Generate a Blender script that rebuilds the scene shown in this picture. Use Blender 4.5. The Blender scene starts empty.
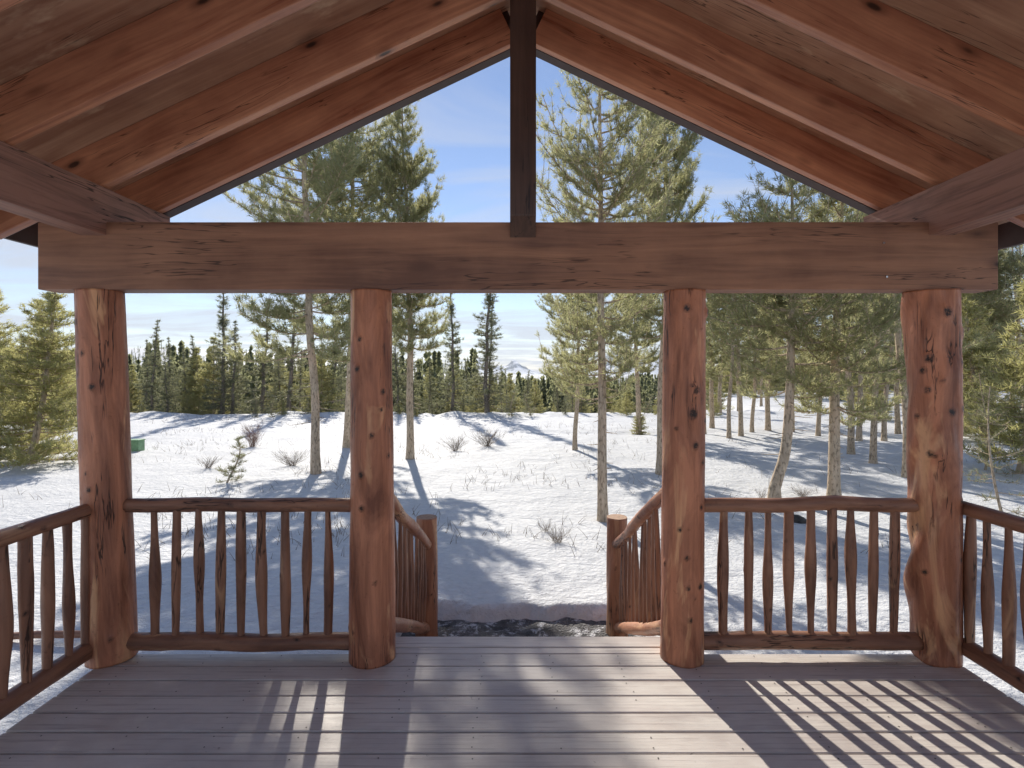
import bpy, math, random
import numpy as np
from mathutils import Vector, Matrix, Quaternion
sc = bpy.context.scene
COL = sc.collection
R = math.radians
# ---------------------------------------------------------------- camera, sky, sun, exposure
F = 550.0; HX = 372.0; EYE = 1.7
cam = bpy.data.cameras.new('camera'); camo = bpy.data.objects.new('camera', cam); COL.objects.link(camo)
cam.sensor_width = 36; cam.lens = F/1024*36; cam.shift_y = -(384-HX)/1024
cam.clip_start = 0.05; cam.clip_end = 20000
camo.location = (0, 0, EYE); camo.rotation_euler = (R(90), 0, 0)
sc.camera = camo
SUN_AZ, SUN_EL = -13.5, 32.5
S = Vector((math.sin(R(SUN_AZ))*math.cos(R(SUN_EL)), math.cos(R(SUN_AZ))*math.cos(R(SUN_EL)), math.sin(R(SUN_EL))))
sl = bpy.data.lights.new('sun', 'SUN'); sl.energy = 3.6; sl.angle = R(0.6); sl.color = (1.0, 0.93, 0.82)
so = bpy.data.objects.new('sun', sl); COL.objects.link(so); so.rotation_euler = S.to_track_quat('Z', 'Y').to_euler(); so.location = (0, 0, 30)
w = bpy.data.worlds.new('World'); sc.world = w; w.use_nodes = True
nt = w.node_tree; N = nt.nodes; L = nt.links; N.clear()
out = N.new('ShaderNodeOutputWorld'); bg = N.new('ShaderNodeBackground'); bg.inputs[1].default_value = 0.112
sky = N.new('ShaderNodeTexSky'); sky.sky_type = 'NISHITA'; sky.sun_disc = False
sky.sun_elevation = R(SUN_EL); sky.sun_rotation = R(SUN_AZ); sky.air_density = 1.0; sky.dust_density = 0.0; sky.ozone_density = 1.6; sky.altitude = 800
tc = N.new('ShaderNodeTexCoord'); sep = N.new('ShaderNodeSeparateXYZ'); L.new(tc.outputs['Generated'], sep.inputs[0])
def wm(op, a, b=None, c=None):
    m = N.new('ShaderNodeMath'); m.operation = op
    for i, v in enumerate((a, b, c)):
        if v is None: continue
        if isinstance(v, (int, float)): m.inputs[i].default_value = v
        else: L.new(v, m.inputs[i])
    return m.outputs[0]
zz = wm('ADD', wm('MAXIMUM', sep.outputs[2], 0.0), 0.07)
cmb = N.new('ShaderNodeCombineXYZ'); L.new(wm('DIVIDE', sep.outputs[0], zz), cmb.inputs[0]); L.new(wm('MULTIPLY', wm('DIVIDE', sep.outputs[1], zz), 1.8), cmb.inputs[1])
cn = N.new('ShaderNodeTexNoise'); cn.inputs['Scale'].default_value = 0.62; cn.inputs['Detail'].default_value = 9; cn.inputs['Roughness'].default_value = 0.56; cn.inputs['Distortion'].default_value = 0.7
L.new(cmb.outputs[0], cn.inputs['Vector'])
lowb = wm('MULTIPLY', wm('SUBTRACT', 1.0, wm('MINIMUM', wm('MULTIPLY', wm('MAXIMUM', sep.outputs[2], 0.0), 3.2), 1.0)), 0.13)
cr = N.new('ShaderNodeValToRGB'); cr.color_ramp.elements[0].position = 0.47; cr.color_ramp.elements[1].position = 0.70
L.new(wm('ADD', cn.outputs['Fac'], lowb), cr.inputs[0])
mx = N.new('ShaderNodeMix'); mx.data_type = 'RGBA'
L.new(wm('MULTIPLY', cr.outputs[0], 0.8), mx.inputs['Factor']); tint = N.new('ShaderNodeMix'); tint.data_type = 'RGBA'; tint.blend_type = 'MULTIPLY'; tint.inputs['Factor'].default_value = 1; L.new(sky.outputs[0], tint.inputs[6]); tint.inputs[7].default_value = (.75, .70, .73, 1); L.new(tint.outputs[2], mx.inputs[6]); mx.inputs[7].default_value = (3.5, 3.7, 4.15, 1)
L.new(mx.outputs[2], bg.inputs[0]); L.new(bg.outputs[0], out.inputs[0])
sc.view_settings.view_transform = 'Standard'; sc.view_settings.look = 'None'; sc.view_settings.gamma = 1.0; sc.view_settings.use_curve_mapping = False
sc.view_settings.exposure = 0.74
try:
    sc.cycles.max_bounces = 10; sc.cycles.diffuse_bounces = 6; sc.cycles.transmission_bounces = 4; sc.cycles.transparent_max_bounces = 4
    sc.cycles.volume_bounces = 0
except Exception: pass

# ---------------------------------------------------------------- materials
def new_mat(name):
    m = bpy.data.materials.new(name); m.use_nodes = True
    n = m.node_tree.nodes; b = n['Principled BSDF']; return m, m.node_tree, b
class NB:
    def __init__(s, nt): s.nt = nt; s.n = nt.nodes; s.l = nt.links
    def put(s, sock, v):
        if isinstance(v, (int, float)): sock.default_value = v
        elif isinstance(v, (tuple, list)): sock.default_value = tuple(v) if len(sock.default_value) == len(v) else tuple(v)+(1,)
        else: s.l.new(v, sock)
    def math(s, op, a, b=0.0, clamp=False):
        m = s.n.new('ShaderNodeMath'); m.operation = op; m.use_clamp = clamp; s.put(m.inputs[0], a); s.put(m.inputs[1], b); return m.outputs[0]
    def co(s, kind='Object'):
        return s.n.new('ShaderNodeTexCoord').outputs[kind]
    def rnd(s): return s.n.new('ShaderNodeObjectInfo').outputs['Random']
    def vm(s, op, a, b):
        m = s.n.new('ShaderNodeVectorMath'); m.operation = op; s.put(m.inputs[0], a); s.put(m.inputs[1], b); return m.outputs[0]
    def noise(s, v, scale=1, detail=4, rough=.5, dist=0):
        m = s.n.new('ShaderNodeTexNoise'); s.put(m.inputs['Vector'], v); m.inputs['Scale'].default_value = scale; m.inputs['Detail'].default_value = detail
        m.inputs['Roughness'].default_value = rough; m.inputs['Distortion'].default_value = dist; return m.outputs['Fac']
    def noisec(s, v, scale=1, detail=2):
        m = s.n.new('ShaderNodeTexNoise'); s.put(m.inputs['Vector'], v); m.inputs['Scale'].default_value = scale; m.inputs['Detail'].default_value = detail; return m.outputs['Color']
    def voro(s, v, scale=1):
        m = s.n.new('ShaderNodeTexVoronoi'); s.put(m.inputs['Vector'], v); m.inputs['Scale'].default_value = scale; return m.outputs['Distance'], m.outputs['Color']
    def map(s, x, a, b, c=0.0, d=1.0, smooth=False):
        m = s.n.new('ShaderNodeMapRange'); s.put(m.inputs[0], x)
        if smooth: m.interpolation_type = 'SMOOTHSTEP'
        for i, v in enumerate((a, b, c, d)): m.inputs[i+1].default_value = v
        return m.outputs[0]
    def mix(s, f, a, b):
        m = s.n.new('ShaderNodeMix'); m.data_type = 'RGBA'; s.put(m.inputs['Factor'], f); s.put(m.inputs[6], a); s.put(m.inputs[7], b); return m.outputs[2]
    def bump(s, h, strength, dist, bsdf, prev=None):
        m = s.n.new('ShaderNodeBump'); m.inputs['Strength'].default_value = strength; m.inputs['Distance'].default_value = dist; s.put(m.inputs['Height'], h)
        if prev: s.l.new(prev, m.inputs['Normal'])
        if bsdf: s.l.new(m.outputs[0], bsdf.inputs['Normal'])
        return m.outputs[0]
    def attr(s, name):
        m = s.n.new('ShaderNodeAttribute'); m.attribute_name = name; return m.outputs['Fac']
def c3(c): return tuple(c)+(1,)

def wood_mat(name, dark, light, knot=(.02, .012, .01), rough=.55, knots=True, ax=(1, 1, 1), worn=None, kscale=1.0, grain=.5):
    """stained sawn timber, grain along the object's local X"""
    m, t, b = new_mat(name); B = NB(t)
    off = B.vm('MULTIPLY', B.n.new('ShaderNodeCombineXYZ').outputs[0], (0, 0, 0))
    cx = B.n.new('ShaderNodeCombineXYZ'); r = B.rnd(); B.put(cx.inputs[0], B.math('MULTIPLY', r, 57.0)); B.put(cx.inputs[1], B.math('MULTIPLY', r, 31.0)); B.put(cx.inputs[2], B.math('MULTIPLY', r, 13.0))
    v = B.vm('ADD', B.co(), cx.outputs[0])
    warp = B.vm('MULTIPLY', B.vm('SUBTRACT', B.noisec(B.vm('MULTIPLY', v, (.9, 5, 5)), 1, 2), (.5, .5, .5)), (.3, .10, .10))
    kd, kc = B.voro(B.vm('MULTIPLY', B.vm('ADD', v, B.vm('MULTIPLY', warp, (.1, .1, .1))), (2.2*kscale, 5.5*kscale, 5.5*kscale)), 1)
    sepc = B.n.new('ShaderNodeSeparateColor'); B.put(sepc.inputs[0], kc)
    sel = B.math('GREATER_THAN', sepc.outputs[0], .35)
    kn = B.math('MULTIPLY', B.map(kd, .13, .06, smooth=True), sel)
    ring = B.math('MULTIPLY', B.map(kd, .27, .08, smooth=True), sel)
    vw = B.vm('ADD', B.vm('ADD', v, warp), B.vm('MULTIPLY', B.n.new('ShaderNodeCombineXYZ').outputs[0], (1, 1, 1)))
    g1 = B.noise(B.vm('MULTIPLY', vw, (1.6, 42, 42)), 1, 5, .62)
    g2 = B.noise(B.vm('MULTIPLY', vw, (.5, 7, 7)), 1, 3, .6, .6)
    g3 = B.noise(B.vm('MULTIPLY', v, (3, 3, 3)), 1, 4, .6)
    f = B.math('ADD', B.math('MULTIPLY', g1, grain), B.math('ADD', B.math('MULTIPLY', g2, .75), B.math('MULTIPLY', g3, .35)))
    f = B.map(f, .58, .98+grain*.25)
    ckn = B.noise(B.vm('MULTIPLY', vw, (.7, 16, 16)), 1, 3, .6); ck = B.math('MULTIPLY', B.map(B.math('ABSOLUTE', B.math('SUBTRACT', ckn, .5)), .004, .011, 1, 0), B.map(B.noise(B.vm('MULTIPLY', v, (1.3, 3, 3)), 1, 2), .5, .56))
    c = B.mix(f, c3(dark), c3(light))
    if knots:
        c = B.mix(B.math('MULTIPLY', ring, .65), c, c3([x*.6 for x in dark]))
        c = B.mix(B.math('MULTIPLY', kn, .85), c, c3(knot))
    c = B.mix(B.math('MULTIPLY', ck, .8), c, c3([x*.25 for x in dark]))
    if worn:
        wn = B.map(B.noise(B.vm('MULTIPLY', v, (2, 6, 6)), 1, 5, .65), .58, .75)
        c = B.mix(B.math('MULTIPLY', wn, .7), c, c3(worn))
    B.put(b.inputs['Base Color'], c); b.inputs['Roughness'].default_value = rough
    B.put(b.inputs['Roughness'], B.map(g2, .3, .7, rough-.08, rough+.12))
    B.bump(B.math('ADD', g1, B.math('MULTIPLY', kn, -1.0) if knots else 0.0), .35, .004, b)
    return m

def log_mat(name, dark, mid, tan, rough=.42, tanlo=.56):
    """peeled, varnished log: blotches of dark and orange stain running along local Z, knots from the 'knot' attribute"""
    m, t, b = new_mat(name); B = NB(t)
    cx = B.n.new('ShaderNodeCombineXYZ'); r = B.rnd(); B.put(cx.inputs[0], B.math('MULTIPLY', r, 17.0)); B.put(cx.inputs[2], B.math('MULTIPLY', r, 41.0))
    v = B.vm('ADD', B.co(), cx.outputs[0])
    g = B.noise(B.vm('MULTIPLY', v, (60, 60, 2.5)), 1, 4, .6, .3)
    bl = B.noise(B.vm('MULTIPLY', v, (8, 8, 1.6)), 1, 5, .6, .8)
    pt = B.noise(B.vm('MULTIPLY', v, (6, 6, 1.3)), 1, 4, .6, .9)
    c = B.mix(B.map(B.math('ADD', bl, B.math('MULTIPLY', g, .25)), .45, .78), c3(dark), c3(mid))
    c = B.mix(B.math('MULTIPLY', B.map(pt, tanlo, tanlo+.1), .75), c, c3(tan))
    fine = B.noise(v, 34, 4, .65)
    c = B.mix(B.map(fine, .62, .8, 0, .5), c, c3([x*.4 for x in dark]))
    cn_ = B.noise(B.vm('MULTIPLY', B.vm('ADD', v, B.vm('MULTIPLY', B.noisec(v, 5, 2), (.03, .03, .0))), (13, 13, .7)), 1, 4, .6)
    ck = B.math('MULTIPLY', B.map(B.math('ABSOLUTE', B.math('SUBTRACT', cn_, .5)), .005, .016, 1, 0), B.map(B.noise(B.vm('MULTIPLY', v, (5, 5, 1.2)), 1, 2), .5, .56)); c = B.mix(B.math('MULTIPLY', ck, .85), c, c3([x*.15 for x in dark]))
    kk = B.math('MULTIPLY', B.attr('knot'), B.map(B.noise(v, 45, 4, .7), .3, .7, .35, 1.3)); c = B.mix(B.map(kk, .05, .3, 0, .45), c, c3([x*.5 for x in dark])); c = B.mix(B.map(kk, .42, .75, 0, .95), c, (.022, .013, .010, 1))
    B.put(b.inputs['Base Color'], c)
    B.put(b.inputs['Roughness'], B.map(fine, .3, .7, rough-.08, rough+.15))
    b.inputs['Specular IOR Level'].default_value = .4
    B.bump(B.math('SUBTRACT', B.math('ADD', g, B.math('MULTIPLY', pt, 2.0)), B.math('MULTIPLY', ck, 3.0)), .5, .004, b)
    return m

def simple(name, col, rough=.6, var=.25, scale=6, bump=0, metal=0):
    m, t, b = new_mat(name); B = NB(t)
    n = B.noise(B.co(), scale, 5, .6)
    B.put(b.inputs['Base Color'], B.mix(B.map(n, .3, .7), c3([x*(1-var) for x in col]), c3([min(1, x*(1+var)) for x in col])))
    b.inputs['Roughness'].default_value = rough; b.inputs['Metallic'].default_value = metal
    if bump: B.bump(n, bump, .01, b)
    return m

def foliage_mat(name, a, bcol, ycol, trans=.35):
    m, t, b = new_mat(name); B = NB(t); n = t.nodes
    v = B.co(); r = B.rnd()
    f = B.map(B.noise(v, 1.1, 3, .6), .35, .65); y = B.map(B.noise(v, 3.3, 3, .6), .45, .75)
    fine = B.noise(v, 40, 1, .5)
    c = B.mix(f, c3(a), c3(bcol)); c = B.mix(B.math('MULTIPLY', y, .7), c, c3(ycol))
    c = B.mix(B.map(fine, .35, .65, 0, .35), c, c3([x*.45 for x in a]))
    c = B.mix(B.map(r, 0, 1, 0, .35), c, c3(bcol))
    B.put(b.inputs['Base Color'], c); b.inputs['Roughness'].default_value = .5; b.inputs['Specular IOR Level'].default_value = .3
    tr = n.new('ShaderNodeBsdfTranslucent'); B.put(tr.inputs[0], B.mix(.5, c, c3([min(1, q*1.8) for q in ycol])))
    ms = n.new('ShaderNodeMixShader'); ms.inputs[0].default_value = trans
    t.links.new(b.outputs[0], ms.inputs[1]); t.links.new(tr.outputs[0], ms.inputs[2]); t.links.new(ms.outputs[0], n['Material Output'].inputs[0])
    return m

M = {}
M['rafter'] = wood_mat('stained_rafter_wood', (0.312, 0.109, 0.060), (0.825, 0.411, 0.228), rough=.34, kscale=1.2)
M['beam'] = wood_mat('stained_beam_wood', (0.176, 0.078, 0.045), (0.513, 0.261, 0.150), rough=.6, grain=.4)
M['rough_beam'] = wood_mat('rough_sawn_wood', (.055, .026, .019), (.36, .19, .135), rough=.7, knots=False, grain=1.3, worn=(.44, .26, .18))
M['king'] = wood_mat('dark_stained_wood', (0.055, 0.026, 0.018), (0.140, 0.075, 0.048), rough=.5)
M['ply'] = wood_mat('roof_plywood', (0.340, 0.169, 0.100), (0.740, 0.477, 0.305), rough=.6, worn=(0.850, 0.655, 0.435), kscale=.8, grain=.35)
M['post'] = log_mat('peeled_log', (0.208, 0.072, 0.037), (0.598, 0.246, 0.130), (0.832, 0.465, 0.237))
M['rail'] = log_mat('rail_log', (0.156, 0.071, 0.044), (0.396, 0.196, 0.115), (0.600, 0.345, 0.188), tanlo=.6)
M['newel'] = log_mat('stair_log', (0.260, 0.100, 0.052), (0.520, 0.239, 0.130), (0.660, 0.387, 0.209))
M['endgrain'] = simple('log_end', (.40, .24, .15), .7, .35, 30, .2)
M['gable'] = simple('dark_barge', (.07, .045, .04), .6)
M['shingle'] = simple('roof_shingle', (.07, .065, .06), .9, .4, 12, .4)
M['wall'] = log_mat('wall_log', (.13, .06, .04), (.26, .13, .085), (.4, .24, .15))
M['dark_metal'] = simple('dark_metal', (.05, .05, .055), .4, metal=.8)
M['steel'] = simple('bright_screw', (.7, .7, .7), .25, metal=1)
M['green_box'] = simple('green_paint', (.22, .40, .22), .5)
M['rock'] = simple('rock', (.06, .055, .05), .9, .5, 9, .6)
M['twig'] = simple('dry_twig', (.22, .17, .13), .8)
M['redtwig'] = simple('reddish_twig', (.30, .19, .15), .8)
M['grass'] = simple('dry_stalk', (.22, .18, .12), .8)
M['bark'] = None
def bark_mat(name, a, b2, warm):
    m, t, b = new_mat(name); B = NB(t); v = B.co()
    d, c = B.voro(B.vm('MULTIPLY', B.vm('ADD', v, B.vm('MULTIPLY', B.noisec(v, 8, 2), (.06, .06, .06))), (28, 28, 11)), 1)
    n = B.noise(B.vm('MULTIPLY', v, (9, 9, 3)), 1, 5, .6)
    col = B.mix(B.map(n, .35, .65), c3(a), c3(b2)); col = B.mix(B.map(B.noise(v, 1.3, 3), .45, .7), col, c3(warm))
    col = B.mix(B.map(d, .55, .8, 0, .7), col, c3([x*.35 for x in a]))
    B.put(b.inputs['Base Color'], col); b.inputs['Roughness'].default_value = .9
    B.bump(B.math('SUBTRACT', n, d), .8, .012, b); return m
M['bark'] = bark_mat('pine_bark', (.42, .325, .225), (.64, .52, .38), (.66, .48, .33))
M['bark_dark'] = bark_mat('dark_bark', (.17, .14, .115), (.30, .26, .21), (.32, .25, .18))
M['pine'] = foliage_mat('pine_needles', (.195, .217, .105), (.29, .30, .158), (.40, .385, .205), .66)
M['young'] = foliage_mat('young_pine_needles', (.23, .24, .095), (.33, .33, .14), (.45, .42, .19), .6)
M['spruce'] = foliage_mat('spruce_needles', (.12, .14, .08), (.20, .22, .125), (.29, .285, .155), .5)
M['far'] = foliage_mat('far_forest_needles', (.10, .12, .065), (.19, .21, .12), (.27, .27, .145), .6)

# snow
m, t, b = new_mat('snow'); B = NB(t); v = B.co()
n1 = B.noise(v, 1.6, 6, .62, .3); n2 = B.noise(B.vm('MULTIPLY', v, (1, 1.3, 1)), 9, 5, .65, .4); n3 = B.noise(v, 60, 3, .7)
lit = B.map(B.noise(v, 22, 4, .75, .6), .62, .72); patch = B.map(B.noise(v, .5, 4, .6), .42, .66)
col = B.mix(B.map(n2, .3, .7), (.64, .655, .68, 1), (.76, .765, .78, 1))
col = B.mix(B.math('MULTIPLY', B.math('MULTIPLY', lit, patch), .75), col, (.30, .25, .19, 1))
B.put(b.inputs['Base Color'], col); b.inputs['Roughness'].default_value = .7; b.inputs['Specular IOR Level'].default_value = .25
bp = B.bump(n1, 1.0, .09, None); bp = B.bump(n2, 1.0, .045, None, bp); B.bump(n3, .6, .006, b, bp)
M['snow'] = m
m, t, b = new_mat('wet_gravel'); B = NB(t); v = B.co()
d, c = B.voro(v, 55); n = B.noise(v, 5, 6, .7)
col = B.mix(B.map(n, .35, .65), (.05, .05, .052, 1), (.20, .195, .19, 1)); col = B.mix(B.map(B.noise(v, 9, 6, .75), .52, .62), col, (.62, .62, .64, 1))
B.put(b.inputs['Base Color'], col); b.inputs['Roughness'].default_value = .97; B.bump(d, .9, .02, b); M['gravel'] = m
# deck paint
m, t, b = new_mat('painted_deck_board'); B = NB(t); v = B.co(); br = B.attr('rnd')
cx = B.n.new('ShaderNodeCombineXYZ'); B.put(cx.inputs[0], B.math('MULTIPLY', br, 37.)); vv = B.vm('ADD', v, cx.outputs[0])
g = B.noise(B.vm('MULTIPLY', vv, (1.5, 55, 20)), 1, 5, .65, .2); p = B.noise(B.vm('MULTIPLY', vv, (2.0, 5, 5)), 1, 5, .65)
sc2 = B.noise(B.vm('MULTIPLY', vv, (9, 26, 9)), 1, 4, .8, .8)
col = B.mix(B.map(br, 0, 1), (0.525, 0.467, 0.427, 1), (0.634, 0.576, 0.531, 1)); col = B.mix(B.map(p, .4, .68), col, (0.696, 0.655, 0.600, 1))
col = B.mix(B.map(B.noise(B.vm('MULTIPLY', v, (1.1, 1.6, 1)), 1, 4, .6), .5, .68, 0, .45), col, (.30, .25, .245, 1)); col = B.mix(B.map(g, .53, .70, 0, .65), col, (.26, .20, .19, 1)); col = B.mix(B.map(sc2, .66, .74, 0, .8), col, (.07, .05, .045, 1))
col = B.mix(B.map(B.noise(vv, 14, 5, .75), .64, .72, 0, .5), col, (.66, .61, .58, 1))
B.put(b.inputs['Base Color'], col); B.put(b.inputs['Roughness'], B.map(p, .3, .7, .42, .62)); B.bump(B.math('ADD', g, B.math('MULTIPLY', sc2, -.6)), .45, .004, b); M['deck'] = m
M['nail'] = simple('nail_head', (.02, .018, .017), .6)
m, t, b = new_mat('mountain_rock_snow'); B = NB(t); v = B.co(); ge = B.n.new('ShaderNodeNewGeometry'); sp = B.n.new('ShaderNodeSeparateXYZ'); B.put(sp.inputs[0], ge.outputs['Normal'])
f = B.map(B.math('ADD', B.math('MULTIPLY', sp.outputs[2], .6), B.noise(v, .012, 6, .65)), .96, 1.08)
B.put(b.inputs['Base Color'], B.mix(f, (.08, .10, .13, 1), (.82, .84, .88, 1))); b.inputs['Roughness'].default_value = .9; M['mountain'] = m

# ---------------------------------------------------------------- object helpers
def tag(o, label=None, cat=None, group=None, kind=None):
    if label: o['label'] = label
    if cat: o['category'] = cat
    if group: o['group'] = group
    if kind: o['kind'] = kind
    return o
def empty(name, loc=(0, 0, 0), rz=0):
    o = bpy.data.objects.new(name, None); COL.objects.link(o); o.location = loc; o.rotation_euler = (0, 0, rz); o.empty_display_size = .1; return o
def mesh(name, verts, faces, mats, mi=None, smooth=False):
    me = bpy.data.meshes.new(name); me.from_pydata([tuple(map(float, p)) for p in verts], [], faces); me.validate()
    for k in (mats if isinstance(mats, (list, tuple)) else [mats]): me.materials.append(k)
    if mi is not None: me.polygons.foreach_set('material_index', mi)
    if smooth: me.polygons.foreach_set('use_smooth', [True]*len(me.polygons))
    me.update(); return me
def np_mesh(name, V, Fc, mats, smooth=False, k=3):
    """V (n,3) float, Fc (m,k) int"""
    me = bpy.data.meshes.new(name); V = np.asarray(V, 'f4'); Fc = np.asarray(Fc, 'i4'); m_ = len(Fc)
    me.vertices.add(len(V)); me.vertices.foreach_set('co', V.ravel())
    me.loops.add(m_*k); me.loops.foreach_set('vertex_index', Fc.ravel())
    me.polygons.add(m_); me.polygons.foreach_set('loop_start', np.arange(m_, dtype='i4')*k)
    for q in (mats if isinstance(mats, (list, tuple)) else [mats]): me.materials.append(q)
    me.update(calc_edges=True)
    if smooth: me.polygons.foreach_set('use_smooth', np.ones(m_, bool))
    return me
def add(name, me, parent=None, loc=(0, 0, 0), rot=None):
    o = bpy.data.objects.new(name, me); COL.objects.link(o); o.parent = parent; o.location = loc
    if rot is not None: o.rotation_euler = rot
    return o
def box_me(name, lx, ly, lz, mat, bev=.004, origin=(0, 0, 0)):
    """chamfered box from origin to origin+l, subdivided not at all"""
    import bmesh
    bm = bmesh.new(); bmesh.ops.create_cube(bm, size=1)
    for v_ in bm.verts: v_.co = Vector(((v_.co.x+.5)*lx+origin[0], (v_.co.y+.5)*ly+origin[1], (v_.co.z+.5)*lz+origin[2]))
    if bev: bmesh.ops.bevel(bm, geom=bm.edges[:], offset=bev, segments=2, affect='EDGES', profile=.6)
    me = bpy.data.meshes.new(name); bm.to_mesh(me); bm.free(); me.materials.append(mat); return me
def frame(p0, p1, axis='Z'):
    d = Vector(p1)-Vector(p0); return d.to_track_quat(axis, 'Y' if axis != 'Y' else 'X'), d.length

def vnoise(seed):
    rs = np.random.RandomState(seed); G = rs.rand(64, 64)*2-1
    def f(a, b_):
        a = np.asarray(a, float); b_ = np.asarray(b_, float)
        i = np.floor(a).astype(int); j = np.floor(b_).astype(int); u = a-i; v_ = b_-j; u = u*u*(3-2*u); v_ = v_*v_*(3-2*v_)
        g = lambda x, y: G[x % 64, y % 64]
        return (g(i, j)*(1-u)+g(i+1, j)*u)*(1-v_)+(g(i, j+1)*(1-u)+g(i+1, j+1)*u)*v_
    return f
def log_me(name, length, r0, r1, mat, seed=0, ring=40, step=.014, rough=.05, knots=(), bow=.0, scallop=0.0, rfun=None, cap_mat=None, taper_end=0):
    """round log along local Z from 0 to length; knots = (angle, z, radius, height)"""
    n = vnoise(seed); ns = max(4, int(length/step)); zs = np.linspace(0, length, ns+1); th = np.arange(ring)/ring*2*np.pi
    Z, T = np.meshgrid(zs, th, indexing='ij')
    t = Z/length; r = r0+(r1-r0)*t
    if rfun is not None: r = r*rfun(t)
    # periodic noise: sample on a circle mapped with cos/sin
    cx, sy = np.cos(T), np.sin(T)
    r = r*(1+rough*n(cx*1.3+5, Z*2.2+sy*1.7)+rough*.5*n(cx*3+9, Z*6+sy*3)+rough*.25*n(cx*7+3, Z*11+sy*7))
    if scallop: r = r*(1+scallop*n(cx*1.1+20+Z*.4, Z*5.5+sy*1.2)*np.clip(-cx*.8+.5, 0, 1))
    K = np.zeros_like(r)
    for a, kz, kr, kh in knots:
        da = (T-a+np.pi) % (2*np.pi)-np.pi; d = np.sqrt((da*r)**2+((Z-kz)*.8)**2)/kr
        r = r+kh*np.exp(-(d*.8)**2)-abs(kh)*.9*np.exp(-(d*2.4)**2); K = np.maximum(K, np.exp(-(d*1.15)**4))
    if taper_end:
        e = np.minimum(Z, length-Z)/taper_end; r = r*np.clip(np.sqrt(np.clip(e, 0.0, 1)), .55, 1)
    bx = bow*np.sin(t*np.pi); X = r*cx+bx; Y = r*sy
    V = np.stack([X, Y, Z], -1).reshape(-1, 3)
    i, j = np.meshgrid(np.arange(ns), np.arange(ring), indexing='ij'); j2 = (j+1) % ring
    Fq = np.stack([i*ring+j, i*ring+j2, (i+1)*ring+j2, (i+1)*ring+j], -1).reshape(-1, 4)
    nv = len(V); V = np.vstack([V, [[0, 0, 0], [0, 0, length]]])
    fs = [tuple(map(int, q)) for q in Fq]
    caps = [(nv, (q+1) % ring, q) for q in range(ring)]+[(nv+1, ns*ring+q, ns*ring+(q+1) % ring) for q in range(ring)]
    me = mesh(name, V, fs+caps, [mat, cap_mat or M['endgrain']], [0]*len(fs)+[1]*len(caps), False)
    sm = [True]*len(fs)+[False]*len(caps); me.polygons.foreach_set('use_smooth', sm)
    at = me.attributes.new('knot', 'FLOAT', 'POINT'); at.data.foreach_set('value', np.concatenate([K.ravel(), [0, 0]]).astype('f4'))
    return me
def along(name, me, parent, p0, p1):
    q, l = frame(p0, p1); o = bpy.data.objects.new(name, me); COL.objects.link(o); o.parent = parent
    o.rotation_mode = 'QUATERNION'; o.rotation_quaternion = q; o.location = p0; return o

# ---------------------------------------------------------------- terrain
nA = vnoise(3); nB = vnoise(8); nC = vnoise(21)
def sstep(a, b_, x): u = np.clip((x-a)/(b_-a), 0, 1); return u*u*(3-2*u)
def ground(x, y):
    x = np.asarray(x, float); y = np.asarray(y, float)
    z = -.70+.05*nA(x*.23, y*.23)+.03*nB(x*.9, y*.9)
    near = sstep(60, 20, y)
    z = z+.012*nC(x*3.1, y*3.1)*near
    edge = 31+2.2*nA(x*.11+7, 3.1)+.5*nB(x*.5, 2.2)
    right = sstep(9+np.clip(y-31, 0, 60)*.1, 18+np.clip(y-31, 0, 60)*.1, x)*sstep(150, 60, y)
    drop = sstep(0, 60, y-edge)*(10-3*sstep(-10, -40, x))
    z = z-drop*(1-right)-2.0*sstep(0, 9, y-edge)*(1-right)
    z = z+right*.006*np.clip(y-30, 0, 60)
    z = z+(.10+.09*nB(x*.7, 6.1)+.07*nC(x*1.9, 2.1))*sstep(0, 1.6, y-(edge-2.2))*sstep(1.4, 0, y-edge)
    hill = 34*np.exp(-(((x+310)/210)**2+((y-520)/210)**2))+16*np.exp(-(((x-330)/200)**2+((y-420)/200)**2))
    z = z+hill+1.5*nB(x*.01, y*.01)*sstep(80, 300, y)
    # ploughed track crossing the meadow
    tr = np.exp(-((y-(21.5+.03*x))/.55)**2); z = z-.07*tr*sstep(-4, 1, x)
    # bare patch at the foot of the steps and the space under the deck
    e1 = 5.62+.05*nC(x*2.3, 1.5)+.03*nA(x*7, 4.2)+.06*nC(x*5.1, 7.7)+.03*nB(x*13, 3.7)
    inside = sstep(.06, -.10, y-e1)*sstep(-1.15, -1.02, x)*sstep(1.36, 1.22, x)
    z = z*(1-inside)+(-.88)*inside
    und = sstep(3.30, 3.2, y)*sstep(2.9, 2.6, np.abs(x-.1)); z = z*(1-und)+(-.9)*und
    return z
def gz(x, y): return float(ground(x, y))
xs = np.concatenate([-np.geomspace(3.0, 3000, 150)[::-1], np.arange(-2.95, 3.0, .05), np.geomspace(3.0, 3000, 150)])
ys = np.concatenate([-np.geomspace(.5, 300, 20)[::-1], np.arange(0, 4.8, .3), np.arange(4.8, 6.6, .03), np.arange(6.6, 36, .11), np.geomspace(36.1, 5000, 110)])
X, Y = np.meshgrid(xs, ys, indexing='ij'); Zg = ground(X, Y); V = np.stack([X, Y, Zg], -1).reshape(-1, 3)
i, j = np.meshgrid(np.arange(len(xs)-1), np.arange(len(ys)-1), indexing='ij'); ny = len(ys)
Fq = np.stack([i*ny+j, (i+1)*ny+j, (i+1)*ny+j+1, i*ny+j+1], -1).reshape(-1, 4)
tag(add('snow_ground', np_mesh('snow_ground', V, Fq, M['snow'], True, 4)), kind='structure')
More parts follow.
